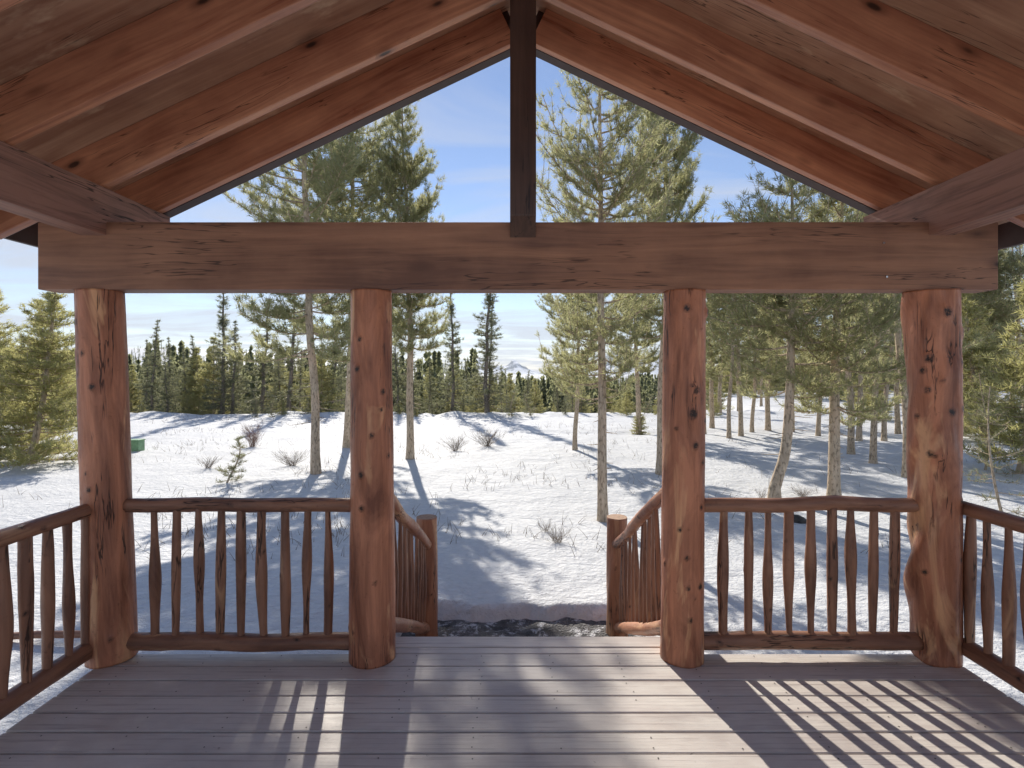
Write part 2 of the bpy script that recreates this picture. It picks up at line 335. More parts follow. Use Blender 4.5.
# gravel
gx = np.arange(-1.35, 1.5, .05); gy = np.arange(3.6, 6.0, .05); X, Y = np.meshgrid(gx, gy, indexing='ij'); Z = -.815+.022*nC(X*7, Y*7)+.012*nB(X*19, Y*19)
V = np.stack([X, Y, Z], -1).reshape(-1, 3); ny = len(gy); i, j = np.meshgrid(np.arange(len(gx)-1), np.arange(ny-1), indexing='ij')
tag(add('gravel_path', np_mesh('gravel_path', V, np.stack([i*ny+j, (i+1)*ny+j, (i+1)*ny+j+1, i*ny+j+1], -1).reshape(-1, 4), M['gravel'], True, 4)), kind='structure')
M['soil_underlay'] = simple('dark_underlay_soil', (.03, .024, .02), .95, .3, 8, .4)
soil_v = [(x_, y_, -.862) for x_ in (-2.3, 2.5) for y_ in (-1.5, 3.15)]
tag(add('soil_underlay', mesh('soil_underlay', soil_v, [(0, 2, 3, 1)], M['soil_underlay'])), kind='structure')  # dark soil sheet, added under the deck so the board gaps read darker
# mountains: ridge sheets with depth, far away
def mountain(x0, x1, y0, peaks, seed):
    n = vnoise(seed); xx = np.linspace(x0, x1, 160); yy = np.linspace(y0, y0+900, 60); X, Y = np.meshgrid(xx, yy, indexing='ij')
    H = np.zeros_like(X)
    for px, h, wd in peaks: H = np.maximum(H, h*np.exp(-np.abs((X-px)/wd)**1.25-((Y-y0-450)/300)**2))
    H = H*(1+.30*n(X*.012, Y*.012)+.16*n(X*.03, Y*.03)+.08*n(X*.08, Y*.08))-18
    V = np.stack([X, Y, H], -1).reshape(-1, 3); ny = len(yy); i, j = np.meshgrid(np.arange(len(xx)-1), np.arange(ny-1), indexing='ij')
    tag(add('mountains', np_mesh('mountains', V, np.stack([i*ny+j, (i+1)*ny+j, (i+1)*ny+j+1, i*ny+j+1], -1).reshape(-1, 4), M['mountain'], True, 4)), kind='structure')
def pxX(px, Y): return (px-512)/F*Y
YM = 4000
mountain(-900, 2200, YM-450, [(pxX(480, YM), 95, 260), (pxX(515, YM), 88, 120), (pxX(575, YM), 75, 130), (pxX(612, YM), 165, 110), (pxX(655, YM), 150, 170), (pxX(690, YM), 120, 200), (pxX(760, YM), 80, 250), (pxX(420, YM), 80, 150)], 5)

# ---------------------------------------------------------------- deck, steps
def deck_mesh():
    V = []; Fs = []; MI = []; RN = []; rs = random.Random(4)
    def bx(x0, x1, y0, y1, z0, z1, bev=.004):
        r_ = rs.random(); b0 = len(V); z1 += rs.uniform(-.0012, .0012)
        prof = [(y0, z0), (y0, z1-bev), (y0+bev, z1), (y1-bev, z1), (y1, z1-bev), (y1, z0)]
        for x_ in (x0, x1):
            for (yy, zq) in prof: V.append((x_, yy, zq)); RN.append(r_)
        k = len(prof)
        for q in range(k): Fs.append((b0+q, b0+(q+1) % k, b0+k+(q+1) % k, b0+k+q)); MI.append(0)
        Fs.append(tuple(b0+q for q in range(k))[::-1]); MI.append(0); Fs.append(tuple(b0+k+q for q in range(k))); MI.append(0)
    def nail(x_, y_, z_):
        b0 = len(V); r_ = .0042
        for q in range(6): V.append((x_+r_*math.cos(q*1.047), y_+r_*math.sin(q*1.047), z_+.0022)); RN.append(0)
        Fs.append(tuple(range(b0, b0+6))); MI.append(1)
    P = .1455; y1 = 3.320
    while y1 > -1.25:
        bx(-2.395, 2.605, y1-P+.0105, y1, -.035, 0)
        for jx in np.arange(-2.2, 2.6, .405):
            for dy in (.032, .108):
                if rs.random() < .8: nail(jx+rs.uniform(-.012, .012), y1-dy+rs.uniform(-.006, .006), 0)
        y1 -= P
    bx(-.92, 1.12, 3.327, 3.394, -.035, -.001); bx(-.93, 1.13, 3.401, 3.535, -.035, 0.0)
    bx(-2.39, 2.60, 3.262, 3.30, -.25, -.037)
    for jx in np.arange(-2.39, 2.58, .405): bx(jx-.02, jx+.02, -1.2, 3.255, -.25, -.038)
    me = mesh('deck', V, Fs, [M['deck'], M['nail']], MI)
    at = me.attributes.new('rnd', 'FLOAT', 'POINT'); at.data.foreach_set('value', np.array(RN, 'f4')); return me
tag(add('deck', deck_mesh()), kind='structure')
st = tag(empty('staircase', (.1, 3.55, -.85)), 'wooden steps going down from the deck edge between the two log stair rails', 'steps')
for k in range(4):
    z_ = -.17*(k+1); me = box_me('tread', 1.86, .30, .04, M['deck'], .004)
    me.attributes.new('rnd', 'FLOAT', 'POINT'); add('tread', me, st, (-.93, .0+.30*k, z_-.04+.85))
for x_ in (-.97, .93):
    add('stringer', mesh('stringer', [(0, 0, .82), (0, 0, .55), (0, 1.0, 0), (0, 1.22, 0), (0, 1.22, .14), (0, 0, .82)][:5]+[(.04, a, b_) for a, b_ in ((0, .82), (0, .55), (1.0, 0), (1.22, 0), (1.22, .14))],
        [(0, 1, 2, 3, 4), (9, 8, 7, 6, 5), (0, 5, 6, 1), (1, 6, 7, 2), (2, 7, 8, 3), (3, 8, 9, 4), (4, 9, 5, 0)], M['rafter']), st, (x_, 0, 0))

# ---------------------------------------------------------------- porch roof
XC = .075; RB = EYE+2.243; SL = .475; TH = math.atan(SL)
roof = tag(empty('porch_roof', (XC, 1.3, 2.2)), 'gabled porch roof of red brown rafters and plywood on heavy beams', 'roof')
def rf(o):  # parent keeping world placement
    o.parent = roof; o.location = Vector(o.location)-Vector(roof.location); return o
RW = .055; RY = [3.69, 3.185, 2.57, 1.96, 1.35, .74, .13, -.48]
raf_me = box_me('rafter', 3.36, RW, .245, M['rafter'], .005)
for y_ in RY:
    for s in (1, -1):
        o = bpy.data.objects.new('rafter', raf_me); COL.objects.link(o)
        if s > 0: o.rotation_euler = (0, TH, 0); o.location = (XC+.05, y_, RB-SL*.05)
        else: o.rotation_euler = (0, TH, math.pi); o.location = (XC-.05, y_+RW, RB-SL*.05)
        rf(o)
# plywood deck + shingles
HP = .245/math.cos(TH)
for s in (1, -1):
    me = box_me('roof_panel', 3.60, 5.13, .016, M['ply'], 0)
    o = bpy.data.objects.new('roof_panel', me); COL.objects.link(o)
    o.rotation_euler = (0, TH, 0) if s > 0 else (0, TH, math.pi); o.location = (XC, -1.22 if s > 0 else 3.91, RB+HP+.001); rf(o)
    me = box_me('shingles', 3.66, 5.2, .03, M['shingle'], 0)
    o = bpy.data.objects.new('shingles', me); COL.objects.link(o)
    o.rotation_euler = (0, TH, 0) if s > 0 else (0, TH, math.pi); o.location = (XC, -1.22 if s > 0 else 3.98, RB+HP+.022); rf(o)
    me = box_me('barge_board', 3.45, .09, .255, M['gable'], .003)
    o = bpy.data.objects.new('barge_board', me); COL.objects.link(o)
    o.rotation_euler = (0, TH, 0) if s > 0 else (0, TH, math.pi); o.location = (XC, 3.748 if s > 0 else 3.838, RB-.002); rf(o)
    me = box_me('fascia', .03, 5.1, .16, M['gable'], .003)
    xe = XC+s*3.10; o = bpy.data.objects.new('fascia', me); COL.objects.link(o); o.location = (xe if s > 0 else xe-.03, -1.22, RB-SL*3.10+.03); rf(o)
o = add('ridge_beam', box_me('ridge_beam', 4.9, .09, .30, M['rafter']), None, (XC+.045, -1.2, RB+.06), (0, 0, R(90))); rf(o)
# crossbeam with bolt heads
cb = add('crossbeam', box_me('crossbeam', 5.59, .16, .393, M['beam'], .006, (0, 0, 0)), None, (-2.76, 3.2, 2.18)); rf(cb)
for (px, py) in ((883, 243), (886, 277)):
    sx = pxX(px, 3.2); szz = EYE+(HX-py)/F*3.2
    o = add('screw', log_me('screw', .012, .006, .006, M['steel'], 1, 10, .004, 0, cap_mat=M['steel']), cb, (sx+2.76, .002, szz-2.18), (R(90), 0, 0))
for x0, nm in ((-2.51, 0), (2.425, 1)):
    me = box_me('side_beam', 5.0, .15, .275, M['rough_beam'], .006)
    o = bpy.data.objects.new('side_beam', me); COL.objects.link(o); o.rotation_euler = (0, 0, R(90)); o.location = (x0+.15, -1.2, 2.495); rf(o)
# king post: long axis is local X, chamfered foot
Hk = 1.52; ch = .12
kv = []
for yy in (0, .148): kv += [(0, yy, .085), (ch, yy, .003), (ch+.01, yy, .0), (Hk, yy, 0), (Hk, yy, .15), (0, yy, .15)]
me = mesh('king_post', kv, [(5, 4, 3, 2, 1, 0), (6, 7, 8, 9, 10, 11)]+[(q, (q+1) % 6, 6+(q+1) % 6, 6+q) for q in range(6)], M['king'])
o = bpy.data.objects.new('king_post', me); COL.objects.link(o)
o.matrix_world = Matrix(((0, 1, 0, -.011), (0, 0, 1, 3.125), (1, 0, 0, 2.468), (0, 0, 0, 1))); rf(o)

# ---------------------------------------------------------------- posts
rs = random.Random(11)
def rk(n, zmax=2.1, seed=0, h=.012):
    r_ = random.Random(seed); return [(r_.uniform(-2.8, -.4), r_.uniform(.15, zmax), r_.uniform(.007, .022), r_.uniform(.3, 1)*h) for _ in range(n)]
# knot angle: -pi/2 faces the camera
def zpx(py): return EYE+(HX-py)/F*3.16
posts = [
 ((-2.385, 3.28, 0), (-2.457, 3.28, 2.18), .132, .122, [(-1.75, zpx(353), .016, .006), (-1.35, zpx(387), .019, .008), (-2.2, zpx(600), .02, .012)]+rk(8, seed=1), 0.02, 'smooth thick log post at the left corner of the porch where the side railing starts', .0),
 ((-.832, 3.28, 0), (-.838, 3.28, 2.18), .136, .118, [(-2.05, zpx(369), .019, .010), (-1.8, zpx(475), .020, .012), (-.9, zpx(410), .012, .005), (-1.2, zpx(583), .014, .004)]+rk(8, seed=2), .03, 'log porch post left of the steps, flared foot, knots at its left edge', .0),
 ((1.012, 3.28, 0), (1.03, 3.28, 2.18), .126, .120, [(-1.75, zpx(308), .022, .010), (-.45, zpx(311), .017, .022), (-1.45, zpx(414), .030, .008), (-1.3, zpx(446), .022, .010), (-.8, zpx(463), .015, .010), (-1.5, zpx(385), .012, .004), (-2.2, zpx(429), .012, .008), (-.9, zpx(508), .017, .008), (-2.0, zpx(530), .013, .006), (-1.6, zpx(588), .014, .006), (-1.5, zpx(620), .016, .006)]+rk(7, seed=5), .03, 'log porch post right of the steps, dotted with dark round knots', .0),
 ((2.530, 3.28, 0), (2.505, 3.28, 2.18), .128, .130, [(-1.65, zpx(312), .028, .012), (-2.35, zpx(358), .024, .016), (-2.4, zpx(390), .020, .010), (-1.5, zpx(412), .024, .008), (-.6, zpx(332), .02, .012), (-.9, zpx(463), .014, .006), (-2.2, zpx(456), .012, .005), (-1.1, zpx(560), .018, .006), (-1.0, zpx(612), .014, .006)]+rk(8, seed=6), .06, 'gnarled log post with burls and a scalloped edge at the right corner of the porch', .24)]
for kidx, (p0, p1, r0, r1, kn, rg, lab, scl) in enumerate(posts):
    q, l = frame(p0, p1)
    me = log_me('porch_post', l, r0, r1, M['post'], 30+kidx, 64, .011, rg, kn, scallop=scl)
    o = bpy.data.objects.new('porch_post', me); COL.objects.link(o)
    z_ = (Vector(p1)-Vector(p0)).normalized(); x_ = Vector((1, 0, 0)); y_ = z_.cross(x_).normalized(); x_ = y_.cross(z_)
    o.matrix_world = Matrix.Translation(p0) @ Matrix((x_, y_, z_)).transposed().to_4x4(); tag(o, lab, 'post', 'log posts holding up the porch roof')

# ---------------------------------------------------------------- railings
def spindle(seed):
    r_ = random.Random(seed); a, b_, c = r_.uniform(.38, .62), r_.uniform(1.15, 1.5), r_.uniform(.75, 1.0)
    ln = .78
    f = lambda t: (.84+.38*np.exp(-((t-a)/.26)**2)*b_/1.25)*(1+.07*np.sin(t*9+seed))
    return log_me('baluster', ln, .0235, .0235*c, M['rail'], 200+seed, 14, .02, .09, [(r_.uniform(-3, 3), r_.uniform(.15, .65), .010, .004)], bow=r_.uniform(-.010, .010), rfun=f)
SP = [spindle(k) for k in range(9)]
def wavy_log(name, p0, p1, r, seed, wob=.01, mat=None, r2=None, sag=0, rough=.07):
    l = (Vector(p1)-Vector(p0)).length; r_ = random.Random(seed)
    me = log_me(name, l, r, r2 or r, mat or M['rail'], seed, 20, .03, rough, [(r_.uniform(-3, 3), r_.uniform(.1, l-.1), .014, .006) for _ in range(int(l*5))], taper_end=0)
    n = vnoise(seed+77)
    co = np.empty(len(me.vertices)*3, 'f4'); me.vertices.foreach_get('co', co); co = co.reshape(-1, 3)
    e = np.sin(np.clip(co[:, 2]/l, 0, 1)*np.pi)
    co[:, 0] += wob*n(co[:, 2]*2.4, 0.3)*e*1.5; co[:, 1] += (wob*n(co[:, 2]*2.4, 8.3)+0)*e*1.5
    me.vertices.foreach_set('co', co.ravel()); me.update(); return me
def railing(lab, x0, y0, x1, y1, offs, seed, top=.905, bot=.095):
    root = tag(empty('porch_railing', (x0, y0, 0)), lab, 'railing', 'log railings round the porch')
    D = Vector((x1-x0, y1-y0, 0)); ln = D.length; D.normalize()
    a, b_ = (0, 0, top), tuple(D*ln+Vector((0, 0, top))); along('top_rail', wavy_log('top_rail', a, b_, .041, seed, .012), root, a, b_)
    a, b_ = (0, 0, bot), tuple(D*ln+Vector((0, 0, bot))); along('bottom_rail', wavy_log('bottom_rail', a, b_, .050, seed+1, .008), root, a, b_)
    r_ = random.Random(seed)
    for k, t in enumerate(offs):
        o = bpy.data.objects.new('baluster', SP[(k*4+seed) % 9]); COL.objects.link(o); o.parent = root
        o.location = D*t+Vector((0, 0, bot+.02)); o.rotation_euler = (r_.uniform(-.012, .012), r_.uniform(-.014, .014), r_.uniform(0, 6.28))
        o.scale = (r_.uniform(1.02, 1.25),)*2+(1,)
        if r_.random() < .5: o.rotation_euler[0] += math.pi; o.location += Vector((0, 0, .78))
    return root
YR = 3.28
railing('straight log railing between the left corner post and the post left of the steps', -2.30, YR, -.93, YR, [pxX(p, YR)+2.30 for p in (155, 177, 200, 220, 241, 264, 285, 308, 328)], 3)
railing('straight log railing between the knotty post right of the steps and the right corner post', 1.10, YR, 2.42, YR, [pxX(p, YR)-1.10 for p in (724, 748, 768, 789, 811, 832, 852, 874, 895)], 14)
railing('log railing running back along the left side of the deck from the corner post', -2.45, 3.22, -2.45, -1.2, [.06+.131*k for k in range(33)], 25)
railing('log railing running back along the right side of the deck from the gnarled post', 2.645, 3.22, 2.645, -1.2, [.04+.125*k for k in range(34)], 36)
def stair_rail(lab, x0, xe, seed, s):
    root = tag(empty('stair_railing', (xe, 5.28, -.85)), lab, 'stair railing', 'log railings down the steps')
    ne = log_me('newel_post', 1.16, .105, .098, M['newel'], seed, 40, .02, .05, [(-1.9, .7, .014, .004), (-1.0, .45, .012, .004)])
    add('newel_post', ne, root)
    def rel(x_, y_, z_): return (x_-xe, y_-5.28, z_+.85)
    a, b_ = rel(x0, 3.36, 1.02), rel(xe+s*.02, 5.20, .07)
    tl = wavy_log('top_rail', a, b_, .045, seed+2, .018, M['newel'], rough=.1); along('top_rail', tl, root, a, b_)
    a2, b2 = rel(x0, 3.42, .12), rel(xe, 5.20, -.72)
    along('bottom_rail', wavy_log('bottom_rail', a2, b2, .048, seed+4, .02, M['newel']), root, a2, b2)
    r_ = random.Random(seed)
    for k in range(13):
        t = .08+.86*k/12; p = Vector(a).lerp(Vector(b_), t); q = Vector(a2).lerp(Vector(b2), t); p.y = q.y; p.x = q.x+r_.uniform(-.008, .008)
        me = SP[(k*5+seed) % 9]; o = bpy.data.objects.new('baluster', me); COL.objects.link(o); o.parent = root; o.location = q; o.scale = (.85, .85, (p.z-q.z)/.78); o.rotation_euler = (r_.uniform(-.02, .02), r_.uniform(-.03, .03), r_.uniform(0, 6))
        # own material so the stair spindles read lighter
stair_rail('sloping log stair railing left of the steps with its stubby newel', -.84, -.82, 51, 1)
stair_rail('sloping log stair railing right of the steps with its stubby newel', 1.02, 1.01, 67, -1)

# ---------------------------------------------------------------- trees
def tube(pts, rad, k, off):
    pts = np.asarray(pts, float); n = len(pts); t = np.gradient(pts, axis=0); t /= np.linalg.norm(t, axis=1)[:, None]+1e-9
    up = np.where(np.abs(t[:, 2:3]) > .9, np.array([[1., 0, 0]]), np.array([[0, 0, 1.]])); u = np.cross(t, up); u /= np.linalg.norm(u, axis=1)[:, None]; w_ = np.cross(t, u)
    a = np.arange(k)/k*2*np.pi; V = pts[:, None, :]+rad[:, None, None]*(np.cos(a)[None, :, None]*u[:, None, :]+np.sin(a)[None, :, None]*w_[:, None, :])
    i, j = np.meshgrid(np.arange(n-1), np.arange(k), indexing='ij'); j2 = (j+1) % k
    return V.reshape(-1, 3), np.stack([i*k+j, i*k+j2, (i+1)*k+j2, (i+1)*k+j], -1).reshape(-1, 4)+off
class Acc:
    def __init__(s): s.V = []; s.F = []; s.n = 0
    def tube(s, p, r, k):
        V, Fq = tube(p, np.asarray(r, float), k, s.n); s.V.append(V); s.F.append(Fq); s.n += len(V)
    def me(s, name, mat): return np_mesh(name, np.vstack(s.V), np.vstack(s.F), mat, True, 4)
def blades(P, D, rs, nb, ln, wd, spread=.9):
    """nb needle blades (triangles) around each point P heading roughly along D"""
    n = len(P); P = np.repeat(P, nb, 0); D = np.repeat(D, nb, 0)
    d = D+spread*rs.normal(size=(n*nb, 3)); d /= np.linalg.norm(d, axis=1)[:, None]+1e-9
    s = np.cross(d, rs.normal(size=(n*nb, 3))); s /= np.linalg.norm(s, axis=1)[:, None]+1e-9
    l = ln*rs.uniform(.6, 1.25, (n*nb, 1)); P = P+rs.normal(size=P.shape)*ln*.18
    V = np.stack([P-s*wd*.5, P+s*wd*.5, P+d*l], 1).reshape(-1, 3); return V, np.arange(len(V)).reshape(-1, 3)
def pine(name, seed, H, h0, Rm, prof, nb, r0, tl=.15, tw=.016, tn=19, bend=.15, up=.45, droop=.1, subs=12, dead=14, mat='pine', bark='bark', curve=None, tuft_step=.13, inner=.25, upr=1.0, clump=False):
    rs = np.random.RandomState(seed); A = Acc()
    zs = np.linspace(0, H, 26); ph = rs.uniform(0, 6, 4)
    tx = bend*(np.sin(zs/H*3.1+ph[0])-np.sin(ph[0]))+.03*(np.sin(zs*1.9+ph[1])-np.sin(ph[1])); ty = bend*(np.sin(zs/H*2.6+ph[2])-np.sin(ph[2]))
    if curve is not None: tx = tx*.3+curve(zs)
    rad = r0*(1-zs/H*.93)**.85+.006; rad[0] *= 1.25; rad[1] *= 1.05
    A.tube(np.stack([tx, ty, zs], 1), rad, 12)
    P = []; D = []
    def trunk(z): return np.array([np.interp(z, zs, tx), np.interp(z, zs, ty), z])
    zb = h0+(H-h0)*np.sort(rs.uniform(0, 1, nb)**.95); az = rs.uniform(0, 6.28)
    for z in zb:
        az += 2.4+rs.normal()*.6; t = (z-h0)/(H-h0); tilt = (rs.uniform(-.2, .4)-.35*max(0, .35-t)/.35)*upr; Lb = Rm*prof(t)*rs.uniform(.55, 1.2)
        if Lb < .12: Lb = .12
        b0 = trunk(z); s = np.linspace(0, 1, 6); d = np.array([math.cos(az), math.sin(az), 0]); side = np.array([-d[1], d[0], 0])
        wob = rs.normal()*.12
        pts = b0+d*(Lb*s)[:, None]+side*(wob*Lb*s*s)[:, None]; pts[:, 2] += Lb*((-droop*(1-t)*1.5+tilt)*s+up*s*s)
        A.tube(pts, r0*.16*min(1.3, Lb/Rm+.3)*(1-s*.8)+.003, 4)
        def samp(u): return np.array([np.interp(u, s, pts[:, k]) for k in range(3)])
        for u in np.arange(max(inner, .2), 1.01, tuft_step/max(Lb, .2)):
            P.append(samp(u)); D.append(d*.7+np.array([0, 0, .5]))
        ns = max(2, int(subs*min(1.2, Lb/Rm+.25)))
        for q in range(ns):
            u = rs.uniform(inner, .97); q0 = samp(u); sg = 1 if q % 2 else -1
            ang = rs.uniform(.4, 1.0)*sg; dd = d*math.cos(ang)+side*math.sin(ang); ls = Lb*rs.uniform(.22, .42)*(1.15-u*.5); dz = rs.uniform(0, 1.1)
            if clump: ls = rs.uniform(.18, .5); dz = rs.uniform(.4, 1.7); dd = d*math.cos(ang*1.3)+side*math.sin(ang*1.3)
            s2 = np.linspace(0, 1, 4); pt = q0+dd*(ls*s2)[:, None]; pt[:, 2] += ls*dz*s2*s2
            A.tube(pt, .006*(1-s2*.7)+.002, 3)
            for u2 in np.arange(.25, 1.05, tuft_step*.8/max(ls, .1)):
                P.append(np.array([np.interp(min(u2, 1), s2, pt[:, k]) for k in range(3)])); D.append(dd*.6+np.array([0, 0, .6]))
    for q in range(dead):
        z = rs.uniform(h0*.45, h0*1.15); a = rs.uniform(0, 6.28); l = rs.uniform(.1, .6)*min(1, Rm*.7); b0 = trunk(z); s = np.linspace(0, 1, 4)
        pts = b0+np.array([math.cos(a), math.sin(a), 0])*(l*s)[:, None]; pts[:, 2] += l*(-.25*s+.1*s*s)+rs.normal()*.02*s; A.tube(pts, .010*(1-s*.8)+.002, 3)
    P = np.array(P); D = np.array(D); D /= np.linalg.norm(D, axis=1)[:, None]
    V, Fc = blades(P, D, rs, tn, tl, tw, .62 if clump else .85)
    print(name, 'tufts', len(P), 'tris', len(Fc))
    return A.me(name+'_trunk', M[bark]), np_mesh(name+'_crown', V, Fc, M[mat])
pr_round = lambda t: (0.55+.6*t)*(1-t**3)+.05 if t < 1 else .1
pr_oval = lambda t: math.sqrt(max(0, 1-(2*t-.8)**2/1.5))*(1-t*.35)
pr_full = lambda t: (.72+.32*math.sin(3.0*t+.3))*(1-t**3.2)+.06
pr_cone = lambda t: (1-t)**.85+.04
pr_col = lambda t: (1-t)**.5*(.8+.2*math.sin(t*17))
PR = {}
PR['tallA'] = pine('tallA', 1, 12.5, 2.7, 1.9, pr_full, 105, .10, dead=24, clump=True)
PR['tallB'] = pine('tallB', 2, 11.0, 2.9, 1.6, pr_full, 95, .10, dead=22, clump=True)
PR['slim'] = pine('slim', 3, 9.8, 2.9, 1.15, pr_full, 90, .12, dead=20, clump=True)
PR['front'] = pine('front', 4, 8.3, 2.1, 1.35, lambda t: .62+.38*math.sin(t*3.1)-.5*max(0, t-.75)*2, 100, .095, tl=.12, tw=.011, tn=20, subs=9, dead=16, bend=.06, clump=True)
PR['bushy'] = pine('bushy', 5, 6.6, 1.8, 1.6, pr_full, 56, .12, tl=.13, tw=.013, tn=17, dead=14, clump=True)
PR['bushyB'] = pine('bushyB', 6, 7.4, 2.0, 1.45, pr_full, 48, .085, tl=.13, tw=.014, tn=16, dead=14, clump=True)
PR['bent'] = pine('bent', 7, 6.4, 2.1, 1.5, pr_full, 54, .095, tl=.13, tw=.013, tn=17, dead=12, curve=lambda z: .17*np.exp(-((z-.15)/.55)**2)*-1+.08*np.clip(z-1, 0, 9)*.2, clump=True)
PR['young'] = pine('young', 8, 4.0, .15, 1.2, pr_cone, 150, .06, tl=.12, tw=.016, tn=12, mat='young', subs=7, dead=0, up=.25, inner=.15, upr=.5)
PR['youngB'] = pine('youngB', 9, 3.2, .2, .95, pr_cone, 100, .05, tl=.13, tw=.018, tn=10, mat='young', subs=5, dead=0, up=.3, inner=.15, upr=.5)
PR['spruce'] = pine('spruce', 10, 7.0, .4, 1.15, pr_cone, 120, .09, tl=.15, tw=.03, tn=8, mat='spruce', bark='bark_dark', subs=5, dead=0, up=.1, droop=.25, tuft_step=.22, inner=.1)
PR['spruceB'] = pine('spruceB', 11, 9.0, .8, .95, pr_cone, 130, .10, tl=.15, tw=.028, tn=7, mat='spruce', bark='bark_dark', subs=4, dead=0, up=.15, droop=.2, tuft_step=.22, inner=.15)
PR['gaunt'] = pine('gaunt', 12, 10.0, 0.5, 1.15, lambda t: (1-t)**.85*(.85+.25*math.sin(t*17)), 210, .11, tl=.18, tw=.028, tn=9, mat='spruce', bark='bark_dark', subs=4, dead=12, up=.2, tuft_step=.25, inner=.35)
PR['pole'] = pine('pole', 13, 9.0, 3.6, .9, pr_oval, 70, .10, tl=.18, tw=.022, tn=7, subs=4, dead=16, tuft_step=.22)
PR['sapling'] = pine('sapling', 14, 2.6, .15, .8, pr_cone, 34, .022, tl=.10, tw=.008, tn=7, mat='spruce', subs=4, dead=0, up=.15, tuft_step=.13, inner=.3)
PR['tiny'] = pine('tiny', 15, 1.0, .06, .36, pr_cone, 28, .016, tl=.08, tw=.008, tn=8, mat='spruce', subs=3, dead=0, up=.3, tuft_step=.07, inner=.1)
HT = dict(tallA=12.5, tallB=11, slim=9.8, front=8.3, bushy=6.6, bushyB=7.4, bent=6.4, young=4, youngB=3.2, spruce=7, spruceB=9, gaunt=10, pole=9, sapling=2.6, tiny=1)
def tree(kind, x, y, h, label, cat='pine tree', group=None, name='pine_tree', rz=0, z=None, wide=1.0):
    s = h/HT[kind]; r_ = empty(name, (x, y, (gz(x, y) if z is None else z)-.05), rz); r_.scale = (s*wide, s*wide, s)
    tag(r_, label, cat, group)
    add('trunk', PR[kind][0], r_); add('crown', PR[kind][1], r_); return r_
def tp(kind, px, py, h, label, rz=0, wide=1.0, **k):
    """px,py = where the foot of the trunk stands"""
    Y = F*2.4/(py-HX)
    for _ in range(3): Y = F*(EYE-gz(pxX(px, Y), Y))/(py-HX)
    return tree(kind, pxX(px, Y), Y, h, label, rz=rz, wide=wide, **k)
G1 = 'pines standing on the snow in front of the porch'
tp('tallA', 316, 473, 12.6, 'tall pine with a bare lower trunk standing on the snow right behind the left railing', .6, group=G1, wide=1.0)
tree('tallB', pxX(347, 17.5), 17.5, 12.6, 'pine whose pale trunk shows just left of the log post left of the steps', group=G1, rz=2.0)
tp('slim', 410, 459, 9.6, 'straight pine just right of the post left of the steps, casting a long blue shadow', 4.2, group=G1, wide=.85)
tp('front', 603, 521, 7.9, 'nearest pine, slender pale trunk standing right behind the newel of the right stair railing', 1.1, group=G1, wide=.88)
tp('tallB', 575, 450, 7.2, 'leaning brown trunked pine left of the nearest slender pine', 3.3, group=G1, wide=1.05)
tp('slim', 660, 474, 10.6, 'tall straight pine trunk just left of the knotty post right of the steps', 2.4, group=G1, wide=.7)
tp('slim', 639, 434, 8.2, 'pine farther back between the nearest pine and the tall straight trunk', 5.0, group=G1)
tp('bent', 783, 498, 6.1, 'pine with a crooked foot curving above the right railing', 0.0, group=G1, wide=1.1)
tp('bushy', 834, 498, 6.1, 'thick scaly trunked pine beside the crooked one above the right railing', .8, group=G1, wide=1.0)
tp('bushyB', 907, 477, 7.6, 'pine trunk half hidden behind the left edge of the gnarled corner post', 2.7, group=G1)
tp('bushyB', 873, 463, 6.8, 'pine between the thick scaly one and the gnarled corner post', 4.1, group=G1)
tp('pole', 851, 454, 8.0, 'grey slim pole of a pine behind the thick scaly one', 1.7, group=G1)
G2 = 'slim pines of the wood on the right'
for k, (px, py, kd, h, lab) in enumerate([
    (729, 438, 'bushyB', 6.4, 'leftmost of the close row of three slim pines right of the knotty post'),
    (741, 436, 'pole', 7.5, 'middle one of the close row of three slim pines right of the knotty post'),
    (752, 431, 'tallB', 8.0, 'right hand one of the close row of three slim pines right of the knotty post'),
    (859, 441, 'pole', 8, 'slim trunk directly right of the grey pole behind the thick scaly pine'),
    (884, 441, 'bushyB', 7, 'slim trunk right of the pine left of the gnarled corner post'),
    (898, 434, 'pole', 8.6, 'thin far trunk just left of the half hidden trunk at the gnarled post'),
    (818, 436, 'tallB', 8.5, 'slim far trunk between the crooked pine and the thick scaly one'),
    (704, 434, 'bushyB', 6.8, 'pine standing behind the upper half of the knotty post right of the steps'),
    (712, 428, 'slim', 8, 'far pine whose trunk shows close against the right edge of the knotty post'),
    (768, 430, 'pole', 9, 'far thin trunk just left of the crooked pine'),
    (792, 432, 'tallB', 9, 'far pine directly behind the crown of the crooked pine'),
    (966, 433, 'bushyB', 8.4, 'pine trunk just right of the gnarled corner post, above its side railing'),
    (958, 428, 'tallB', 10, 'far tall pine touching the right edge of the gnarled corner post'),
    (978, 426, 'slim', 9, 'far slim pine behind the thin sapling on the right'),
    (1012, 432, 'bushyB', 8, 'pine at the right edge of the view behind the yellow green one'),
    (930, 430, 'tallB', 10, 'tall pine behind the gnarled corner post, its crown showing on both sides')]):
    tp(kd, px, py, h, lab, rz=k*1.3, group=G2)
rs = random.Random(5)
for k in range(52):
    Y = rs.uniform(30, 85); px = rs.uniform(700, 1120)
    x = pxX(px, Y)
    if x < 8.5: continue
    tree(rs.choice(['pole', 'bushyB', 'tallB', 'spruceB', 'slim']), x, Y, rs.uniform(6.5, 10.5), 'distant slim pine deep in the open wood on the right', group='distant slim pines deep in the right hand wood', rz=rs.uniform(0, 6))
